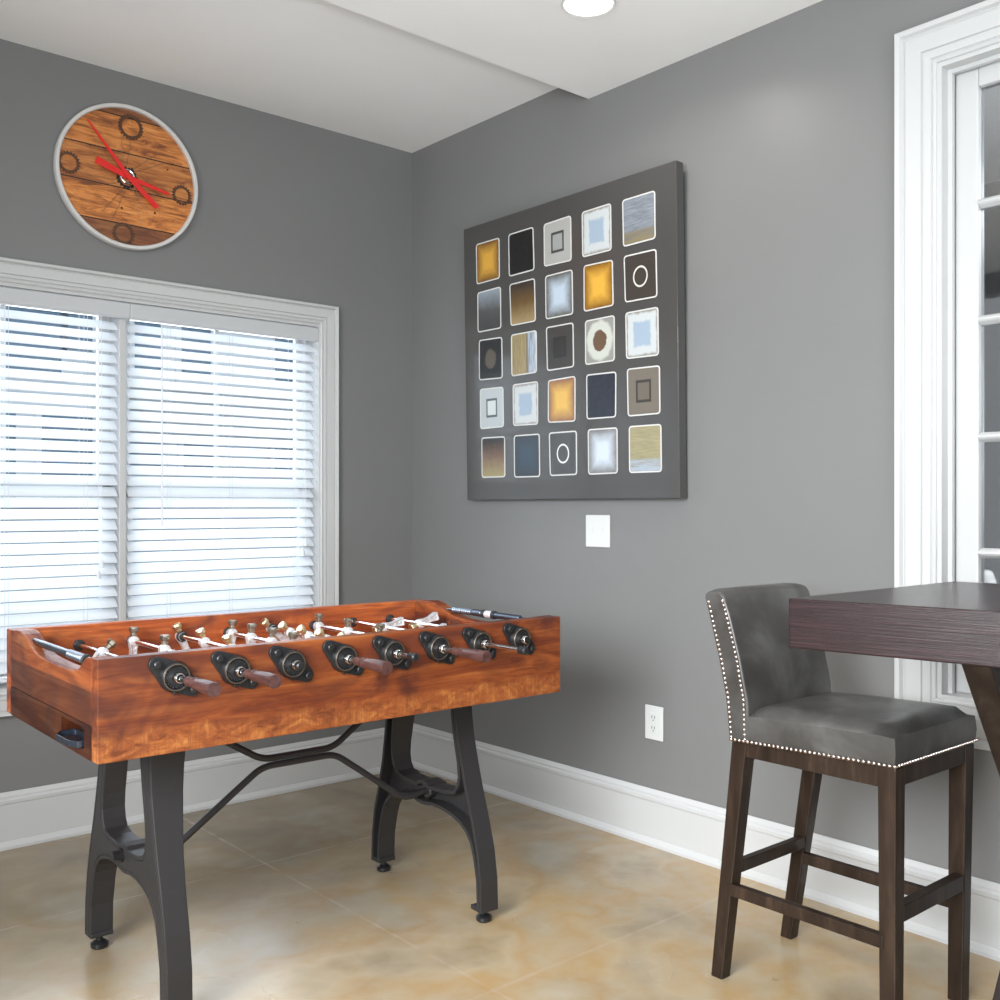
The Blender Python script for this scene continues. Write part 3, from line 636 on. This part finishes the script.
def handle(parent, x, y0, y1):
    s = 1 if y1 > y0 else -1; L = abs(y1 - y0)
    b = B(); lathe(b, [(0, 0), (0.0095, 0), (0.0105, 0.004), (0.0105, 0.018), (0.0085, 0.022), (0.0085, 0.030), (0.0125, 0.034), (0.0130, 0.040), (0.0110, 0.044), (0.0115, 0.05), (0.0135, 0.075), (0.0148, L * 0.75), (0.0140, L * 0.88), (0.0152, L - 0.004), (0.0142, L), (0, L)], (x, y0, ROD_Z), (0, s, 0), 24)
    obj('handle', b, M['handle'], parent, smooth=True)
def player(parent, x, y, th, hm):
    """th: tilt about the rod, 0 = head up; positive leans the head to +x"""
    R = Matrix.Translation((x, y, ROD_Z)) @ Matrix.Rotation(th, 4, 'Y')
    b = B(); k = 12
    # chain-link body, in local (x,z)
    pts = [(0.014 * math.cos(q), 0.014 * math.sin(q)) for q in [PI * i / k for i in range(k + 1)]]
    pts += [(-0.0085, -0.022), (-0.0080, -0.036), (-0.0105, -0.050), (-0.013, -0.060), (-0.012, -0.068), (0.012, -0.068), (0.013, -0.060), (0.0105, -0.050), (0.0080, -0.036), (0.0085, -0.022)]
    inn = inset(pts, 0.003)
    prism(b, pts, 'y', -0.0035, 0.0035); wallring(b, pts, inn, 'y', -0.0075, 0.0075)
    cyl(b, (0, -0.014, 0), (0, 1, 0), 0.0115, 0.028, 18)
    for z in (-0.024, -0.040, -0.056): cyl(b, (0, -0.0062, z), (0, 1, 0), 0.0036, 0.0124, 10)
    for v in b.verts: v.co = R @ v.co
    o = obj('player_figure', b, M['alu'], parent, smooth=True)
    b = B(); lathe(b, [(0, 0.011), (0.0065, 0.011), (0.0065, 0.015), (0.0095, 0.0155), (0.0095, 0.024), (0.0135, 0.0265), (0.0140, 0.034), (0.012, 0.038), (0, 0.038)], (0, 0, 0), (0, 0, 1), 8)
    for v in b.verts: v.co = R @ v.co
    h = obj('player_head', b, hm, parent, bevel=0.0006)
# (rod index, player world-y list, tilt, head material, y of near end, y of far end, handle side, near end style)
yw = lambda y: y + 1.259
RODS = [
 (0, [-1.158], math.radians(48), 'darkbrass', -0.562, 0.385, 'near'),
 (1, [-0.985, -1.205], math.radians(2), 'darkbrass', -0.551, 0.400, 'near'),
 (2, [-0.968, -1.129, -1.295], math.radians(-22), 'brass', -0.405, 0.545, 'far'),
 (3, [-0.998, -1.121, -1.243, -1.36, -1.48], math.radians(4), 'darkbrass', -0.549, 0.392, 'near'),
 (4, [-0.969, -1.083, -1.191, -1.293, -1.41], math.radians(-48), 'brass', -0.462, 0.535, 'far'),
 (5, [-1.004, -1.174, -1.344], math.radians(3), 'darkbrass', -0.562, 0.388, 'near'),
 (6, [-1.155, -1.375], math.radians(-103), 'brass', -0.548, 0.49, 'far'),
 (7, [-1.143], math.radians(-108), 'brass', -0.390, 0.545, 'far')]
for i, ys, th, hm, yn, yf, side in RODS:
    x = RX[i]
    ye0 = yn + (0.125 if side == 'near' else 0.012); ye1 = yf - (0.125 if side == 'far' else 0.012)
    b = B(); cyl(b, (x, ye0, ROD_Z), (0, 1, 0), 0.0062, ye1 - ye0, 16); rd = obj('rod', b, M['chrome'], FT, smooth=True)
    if side == 'near':
        handle(rd, x, yn + 0.135, yn); b = B(); cyl(b, (x, yf - 0.014, ROD_Z), (0, 1, 0), 0.0095, 0.018, 14, ch=0.002); obj('end_cap', b, M['rubber'], rd, smooth=True)
    else:
        handle(rd, x, yf - 0.135, yf); b = B(); cyl(b, (x, yn, ROD_Z), (0, 1, 0), 0.0105, 0.028, 16, ch=0.003); obj('end_cap', b, M['bearing'], rd, smooth=True)
    for y in ys: player(rd, x, yw(y), th, M[hm])
    for s in (-1, 1):    # rubber bumpers against each rail
        yb = s * (LY - TH - 0.024)
        b = B(); lathe(b, [(0, 0), (0.0135, 0), (0.015, 0.003), (0.015, 0.010), (0.011, 0.012), (0.011, 0.019), (0, 0.019)], (x, yb, ROD_Z), (0, -s, 0), 16); obj('bumper', b, M['rubber'], rd, smooth=True)

# score counters spanning each end scoop
for sx in (-1, 1):
    x = sx * (LX - 0.021); z = 0.829
    b = B(); cyl(b, (x, -0.262, z), (0, 1, 0), 0.0042, 0.470, 12); sr = obj('score_rod', b, M['gun'], FT, smooth=True)
    y = (-0.235 if sx < 0 else 0.075)
    spec = [(0.010, 0.0125, 'rubber'), (0.012, 0.0095, 'alu')] if sx < 0 else []
    seq = spec + [(0.011, 0.0105, 'steel') for k in range(9)]
    y = -0.222 if sx < 0 else 0.03
    for w_, r_, mm in seq:
        b = B(); cyl(b, (x, y, z), (0, 1, 0), r_, w_ - 0.001, 14, ch=0.0015); obj('counter_bead', b, M[mm], sr, smooth=True); y += w_
    if sx > 0:
        for y0, w_, r_, mm in ((-0.02, 0.045, 0.0105, 'gun'), (-0.035, 0.012, 0.013, 'rubber'), (-0.068, 0.030, 0.0115, 'alu'), (-0.083, 0.013, 0.013, 'rubber'), (-0.20, 0.115, 0.0095, 'gun')):
            b = B(); cyl(b, (x, y0, z), (0, 1, 0), r_, w_, 14, ch=0.0015); obj('counter_bead', b, M[mm], sr, smooth=True)
    else:
        b = B(); cyl(b, (x, -0.105, z), (0, 1, 0), 0.0085, 0.28, 14, ch=0.002); obj('counter_sleeve', b, M['gun'], sr, smooth=True)
        b = B(); cyl(b, (x, -0.262, z), (0, 1, 0), 0.0085, 0.026, 14, ch=0.002); obj('counter_sleeve', b, M['alu'], sr, smooth=True)
# lettering burnt into the far end panel
cu = bpy.data.curves.new('lettering', 'FONT'); cu.body = 'FASHIONED'; cu.size = 0.030; cu.extrude = 0.0004
tmp = bpy.data.objects.new('tmp_text', cu); C.objects.link(tmp); bpy.context.view_layer.update()
me = bpy.data.meshes.new_from_object(tmp.evaluated_get(bpy.context.evaluated_depsgraph_get())); bpy.data.objects.remove(tmp)
me.name = 'lettering'; me.materials.append(M['rubber'])
lt = bpy.data.objects.new('lettering', me); C.objects.link(lt); lt.parent = FT
lt.location = (LX - 0.0425, 0.215, 0.780); lt.rotation_euler = (PI / 2, 0, -PI / 2)

# cast-iron leg frames
def legframe(sx):
    prof = [(0.634, 0.162), (0.56, 0.165), (0.50, 0.175), (0.43, 0.194), (0.36, 0.215), (0.28, 0.243), (0.20, 0.267), (0.12, 0.280), (0.033, 0.283)]
    wd = {0.634: 0.050, 0.56: 0.048, 0.50: 0.047, 0.43: 0.050, 0.36: 0.052, 0.28: 0.052, 0.20: 0.048, 0.12: 0.045, 0.033: 0.044}
    fo = (lambda z: 0.018 * max(0.0, (z - 0.2) / 0.434)) if sx < 0 else (lambda z: 0.0)
    outer = [(-p - fo(z), z) for z, p in prof]                        # top -> bottom on the -y side
    inner_low = [(-(p - wd[z]), z) for z, p in prof if z <= 0.13][::-1]   # bottom -> up
    arch = [(-0.219, 0.185), (-0.208, 0.215), (-0.190, 0.240), (-0.165, 0.259), (-0.130, 0.272), (-0.09, 0.279), (-0.045, 0.280), (-0.028, 0.276), (0.0, 0.273), (0.028, 0.276), (0.045, 0.280), (0.09, 0.279), (0.130, 0.272), (0.165, 0.259), (0.190, 0.240), (0.208, 0.215), (0.219, 0.185)]
    inner_low = inner_low[::-1] if inner_low[0][1] > inner_low[-1][1] else inner_low
    up_in = [(-(p - wd[z]), z) for z, p in prof if z >= 0.42][::-1]
    topbar = [(-0.148, 0.392), (-0.143, 0.366), (-0.130, 0.347), (-0.095, 0.338), (-0.03, 0.334), (-0.020, 0.341), (0, 0.345), (0.020, 0.341), (0.03, 0.334), (0.095, 0.338), (0.130, 0.347), (0.143, 0.366), (0.148, 0.392)]
    fw = 0.5 if sx > 0 else 1.0
    inner_f = [(y - (1 - fw) * wd[z], z) for y, z in inner_low]; up_f = [(y - (1 - fw) * wd[z], z) for y, z in up_in]
    arch = [(y - (1 - fw) * 0.045 * min(1, max(0, (-y - 0.06) / 0.15)), z) if y < 0 else (y, z) for y, z in arch]; topbar = [(y - (1 - fw) * 0.05 * min(1, max(0, (-y - 0.05) / 0.09)), z) if y < 0 else (y, z) for y, z in topbar]
    poly = outer + inner_f + arch + [(-y, z) for y, z in inner_low[::-1]] + [(p, z) for z, p in prof[::-1]]
    poly += [(-y, z) for y, z in up_in[::-1]] + topbar[::-1] + up_f
    q = [poly[0]]
    for p in poly[1:]:
        if (Vector(p) - Vector(q[-1])).length > 1e-5: q.append(p)
    poly = q
    xo = sx * 0.474; xi = sx * 0.414
    b = B(); inn = inset(poly, 0.010)
    prism(b, inn, 'x', xo, xo - sx * 0.022)
    wallring(b, poly, inn, 'x', xo, xi)
    for v in b.verts:      # the flanges deepen towards the table top
        if abs(v.co.x - xi) < 1e-6 and v.co.y * sx > 0: v.co.x -= sx * 0.030 * max(0.0, (v.co.z - 0.30) / 0.334) ** 1.1
    box(b, min(xo, xi) - (0.028 if sx > 0 else 0), max(xo, xi) + (0.028 if sx < 0 else 0), -0.240, -0.110, 0.6245, 0.6335); box(b, min(xo, xi) - (0.028 if sx > 0 else 0), max(xo, xi) + (0.028 if sx < 0 else 0), 0.110, 0.240, 0.6245, 0.6335)
    for s in (-1, 1): box(b, min(xo, xi) + 0.0005, max(xo, xi) - 0.0005, s * 0.2555 - 0.022, s * 0.2555 + 0.022, 0.0335, 0.046)
    fr = obj('leg_frame', b, M['iron'], FT, bevel=0.003)
    xm = (xo + xi) / 2
    b = B(); cyl(b, (xi + sx * 0.012, 0, 0.313), (sx, 0, 0), 0.024, 0.040, 28, ch=0.004); obj('hub', b, M['iron'], fr, smooth=True)
    b = B(); cyl(b, (xo - sx * 0.004, 0, 0.317), (sx, 0, 0), 0.016, 0.010, 20); cyl(b, (xo, 0, 0.317), (sx, 0, 0), 0.0125, 0.024, 6); obj('bolt', b, M['bearing'], fr)
    for s in (-1, 1):
        b = B(); lathe(b, [(0, 0), (0.019, 0), (0.0225, 0.004), (0.0225, 0.013), (0.014, 0.019), (0.009, 0.020), (0.008, 0.036), (0, 0.036)], (xm, s * 0.256, 0), (0, 0, 1), 14); obj('levelling_foot', b, M['bearing'], fr, smooth=True)
legframe(-1); legframe(1)
def arc_path(pts, rad=0.03, k=5):
    out = [Vector(pts[0])]
    for i in range(1, len(pts) - 1):
        p0, p1, p2 = map(Vector, pts[i - 1:i + 2]); a = (p0 - p1).normalized() * rad + p1; c = (p2 - p1).normalized() * rad + p1
        for j in range(k + 1):
            u = j / k; out.append(a * (1 - u) ** 2 + p1 * 2 * u * (1 - u) + c * u * u)
    out.append(Vector(pts[-1])); return out
b = B(); tube(b, arc_path([(-0.345, 0, 0.637), (-0.105, 0, 0.489), (0.110, 0, 0.489), (0.325, 0, 0.637)], 0.03), 0.0092, 10); obj('upper_brace_rod', b, M['iron'], FT, smooth=True)
b = B(); tube(b, arc_path([(-0.432, 0, 0.313), (-0.345, 0, 0.306), (-0.105, 0, 0.470), (0.115, 0, 0.470), (0.350, 0, 0.302), (0.432, 0, 0.313)], 0.03), 0.0092, 10); obj('lower_brace_rod', b, M['iron'], FT, smooth=True)

# ================================================================== COUNTER STOOL
ST = thing('counter_stool', 'grey leather counter stool with nailhead trim and dark wooden legs', 'stool', (-0.46, -2.42, 0))
X_ = lambda x: (x if x < -0.5 else x - 0.012 * (x + 0.5) / 0.23) + 0.4515
Y_ = lambda y: y + 2.427
def leg(xc, yt, yb, zt, zb=0.0, wt=0.042, wb=0.034):
    b = B(); x = X_(xc) + 0.010
    def q(yc, w_, z): return [(x - w_ / 2, Y_(yc) - w_ / 2, z), (x + w_ / 2, Y_(yc) - w_ / 2, z), (x + w_ / 2, Y_(yc) + w_ / 2, z), (x - w_ / 2, Y_(yc) + w_ / 2, z)]
    hexa(b, q(yb, wb, zb), q(yt, wt, zt)); o = obj('leg', b, M['stoolwood'], ST, bevel=0.003); return o
leg(-0.628, -2.243, -2.172, 0.597); leg(-0.288, -2.243, -2.150, 0.597)
leg(-0.628, -2.620, -2.620, 0.606, wb=0.036); leg(-0.292, -2.620, -2.612, 0.606, wb=0.036)
def bar(name, x0, x1, y0, y1, z0, z1, m=M['stoolwood']):
    b = B(); box(b, X_(x0), X_(x1), Y_(y0), Y_(y1), z0, z1); return obj(name, b, m, ST, bevel=0.002)
bar('apron', -0.637, -0.619, -2.61, -2.26, 0.560, 0.604); bar('apron', -0.280, -0.262, -2.61, -2.26, 0.560, 0.604)
bar('apron', -0.61, -0.31, -2.640, -2.623, 0.565, 0.610); bar('apron', -0.61, -0.31, -2.24, -2.222, 0.560, 0.600)
bar('stretcher', -0.640, -0.619, -2.612, -2.210, 0.216, 0.245); bar('stretcher', -0.302, -0.281, -2.61, -2.205, 0.216, 0.245)
bar('footrest', -0.612, -0.308, -2.637, -2.612, 0.270, 0.306); bar('stretcher', -0.612, -0.308, -2.218, -2.198, 0.262, 0.292)
def cushion(b, xs, ys, z0, z1, crown=0.012, r=0.022):
    nx, ny = 12, 12; top = []
    x0, x1 = xs; y0, y1 = ys
    for i in range(nx + 1):
        row = []
        for j in range(ny + 1):
            u, v = i / nx * 2 - 1, j / ny * 2 - 1
            # superellipse-ish rounding near the rim
            e = max(abs(u), abs(v)); drop = 0.0
            for q in (abs(u), abs(v)):
                if q > 0.86: drop += r * (1 - math.sqrt(max(0, 1 - ((q - 0.86) / 0.14) ** 2)))
            z = z1 + crown * (1 - u * u) * (1 - v * v) - min(drop, r * 1.2)
            row.append(b.verts.new((x0 + (x1 - x0) * i / nx, y0 + (y1 - y0) * j / ny, z)))
        top.append(row)
    for i in range(nx):
        for j in range(ny): b.faces.new([top[i][j], top[i + 1][j], top[i + 1][j + 1], top[i][j + 1]])
    rim = [top[i][0] for i in range(nx + 1)] + [top[nx][j] for j in range(1, ny + 1)] + [top[i][ny] for i in range(nx - 1, -1, -1)] + [top[0][j] for j in range(ny - 1, 0, -1)]
    cx, cy = (x0 + x1) / 2, (y0 + y1) / 2
    mid = [b.verts.new((v.co.x + (v.co.x - cx) * 0.015, v.co.y + (v.co.y - cy) * 0.015, (z0 + v.co.z) / 2)) for v in rim]
    low = [b.verts.new((v.co.x, v.co.y, z0)) for v in rim]
    k = len(rim)
    for A_, B_ in ((rim, mid), (mid, low)):
        for i in range(k): b.faces.new([A_[i], B_[i], B_[(i + 1) % k], A_[(i + 1) % k]])
    b.faces.new(low)
def tilt(b):
    # the seat rises slightly towards its front edge and is a little wider there on the far side
    for v in b.verts:
        q = max(0.0, (Y_(-2.235) - v.co.y) / 0.41); v.co.z += 0.011 * q
        v.co.x += 0.004 * q * max(0.0, (v.co.x - X_(-0.651)) / 0.38) + 0.010 * q
b = B(); cushion(b, (X_(-0.651), X_(-0.269)), (Y_(-2.640), Y_(-2.262)), 0.5965, 0.680, 0.010, 0.018); tilt(b)
obj('seat', b, M['leather'], ST, smooth=True)
def nails(parent, pts, nrm, r=0.0047, tl=True):
    b = B()
    for p in pts: 
        d = Vector(nrm); lathe(b, [(r, 0), (r * 0.85, r * 0.45), (r * 0.45, r * 0.75), (0, r * 0.85)], Vector(p), d, 8)
    if tl: tilt(b)
    return obj('nailhead_trim', b, M['nail'], parent, smooth=True)
def run(p0, p1, step):
    p0, p1 = Vector(p0), Vector(p1); k = max(1, round((p1 - p0).length / step)); return [p0.lerp(p1, i / k) for i in range(k + 1)]
zs = 0.602
nails(ST, run((X_(-0.656), Y_(-2.232), zs), (X_(-0.656), Y_(-2.643), zs), 0.0118), (-1, 0, 0))
nails(ST, run((X_(-0.652), Y_(-2.645), zs), (X_(-0.268), Y_(-2.645), zs), 0.0118), (0, -1, 0), 0.0038)
nails(ST, run((X_(-0.264), Y_(-2.232), zs), (X_(-0.264), Y_(-2.643), zs), 0.0118), (1, 0, 0))
# upholstered back: side profile (y,z), slightly curved and raked
bp_ = [(-2.222, 0.5965), (-2.279, 0.5965), (-2.274, 0.70), (-2.252, 0.80), (-2.226, 0.89), (-2.207, 0.945), (-2.200, 0.953), (-2.190, 0.957), (-2.160, 0.957), (-2.150, 0.952), (-2.147, 0.943), (-2.165, 0.88), (-2.190, 0.79), (-2.210, 0.70)]
b = B(); k = len(bp_); NX = 10; rows = []
for i in range(NX + 1):
    u = i / NX * 2 - 1; x = -0.46 + 0.19 * u; e = max(0, abs(u) - 0.9) / 0.1
    rows.append([b.verts.new((X_(x), Y_(y + (0.004 * (1 - u * u) if j >= 1 and j <= 7 else 0) * -1), z - (0.006 * e * e if z > 0.9 else 0))) for j, (y, z) in enumerate(bp_)])
for r0, r1 in zip(rows, rows[1:]):
    for j in range(k): b.faces.new([r0[j], r0[(j + 1) % k], r1[(j + 1) % k], r1[j]])
b.faces.new(rows[0][::-1]); b.faces.new(rows[-1])
bk = obj('backrest', b, M['leather'], ST, bevel=0.006, smooth=True, seg=3)
for sx, nx in ((-0.651, -1), (-0.269, 1)):
    fl = [(-2.268, 0.606), (-2.264, 0.70), (-2.243, 0.80), (-2.217, 0.89), (-2.200, 0.942)]; bl = [(-2.229, 0.606), (-2.220, 0.70), (-2.200, 0.79), (-2.175, 0.88), (-2.158, 0.938)]
    pts = []
    for ln in (fl, bl):
        for (ya, za), (yb, zb) in zip(ln, ln[1:]): pts += run((X_(sx), Y_(ya), za), (X_(sx), Y_(yb), zb), 0.0118)[:-1]
    nails(bk, pts, (nx, 0, 0), 0.0045, False)
b = B(); 

# ================================================================== HIGH TABLE
HT = thing('counter_table', 'tall dark espresso counter table with a thick top and crossed trestle legs', 'table', (-0.45, -3.0, 0))
TZ = 0.968; TT = 0.1045
tx = [(-0.826, -2.49), (-0.078, -2.49), (-0.078, -3.55), (-0.665, -3.55)]
b = B(); prism(b, [(x + 0.45, y + 3.0) for x, y in tx], 'z', TZ - TT, TZ); obj('tabletop', b, M['tabletop'], HT, bevel=0.003)
def plank(p0, p1, y0, y1, hw):
    """plank in the x-z plane, horizontal half-width hw at the ends"""
    b = B(); (xa, za), (xb, zb) = p0, p1
    prism(b, [(xa - hw, za), (xa + hw, za), (xb + hw, zb), (xb - hw, zb)], 'y', y0, y1); return b
for yc in (-2.85, -3.40):
    y0, y1 = yc - 0.028 + 3.0, yc + 0.028 + 3.0
    xc = -0.405 + 0.45
    b = plank((xc - 0.295, TZ - TT), (xc + 0.295, 0.0), y0, y1, 0.058); obj('trestle_leg', b, M['trestle'], HT, bevel=0.003)
    b = plank((xc - 0.295, 0.0), (xc + 0.295, TZ - TT), y0 + 0.004, y1 - 0.004, 0.058); obj('trestle_leg', b, M['trestle'], HT, bevel=0.003)
b = B(); box(b, 0.015, 0.075, -0.40, 0.15, 0.40, 0.47); obj('trestle_beam', b, M['trestle'], HT, bevel=0.003)
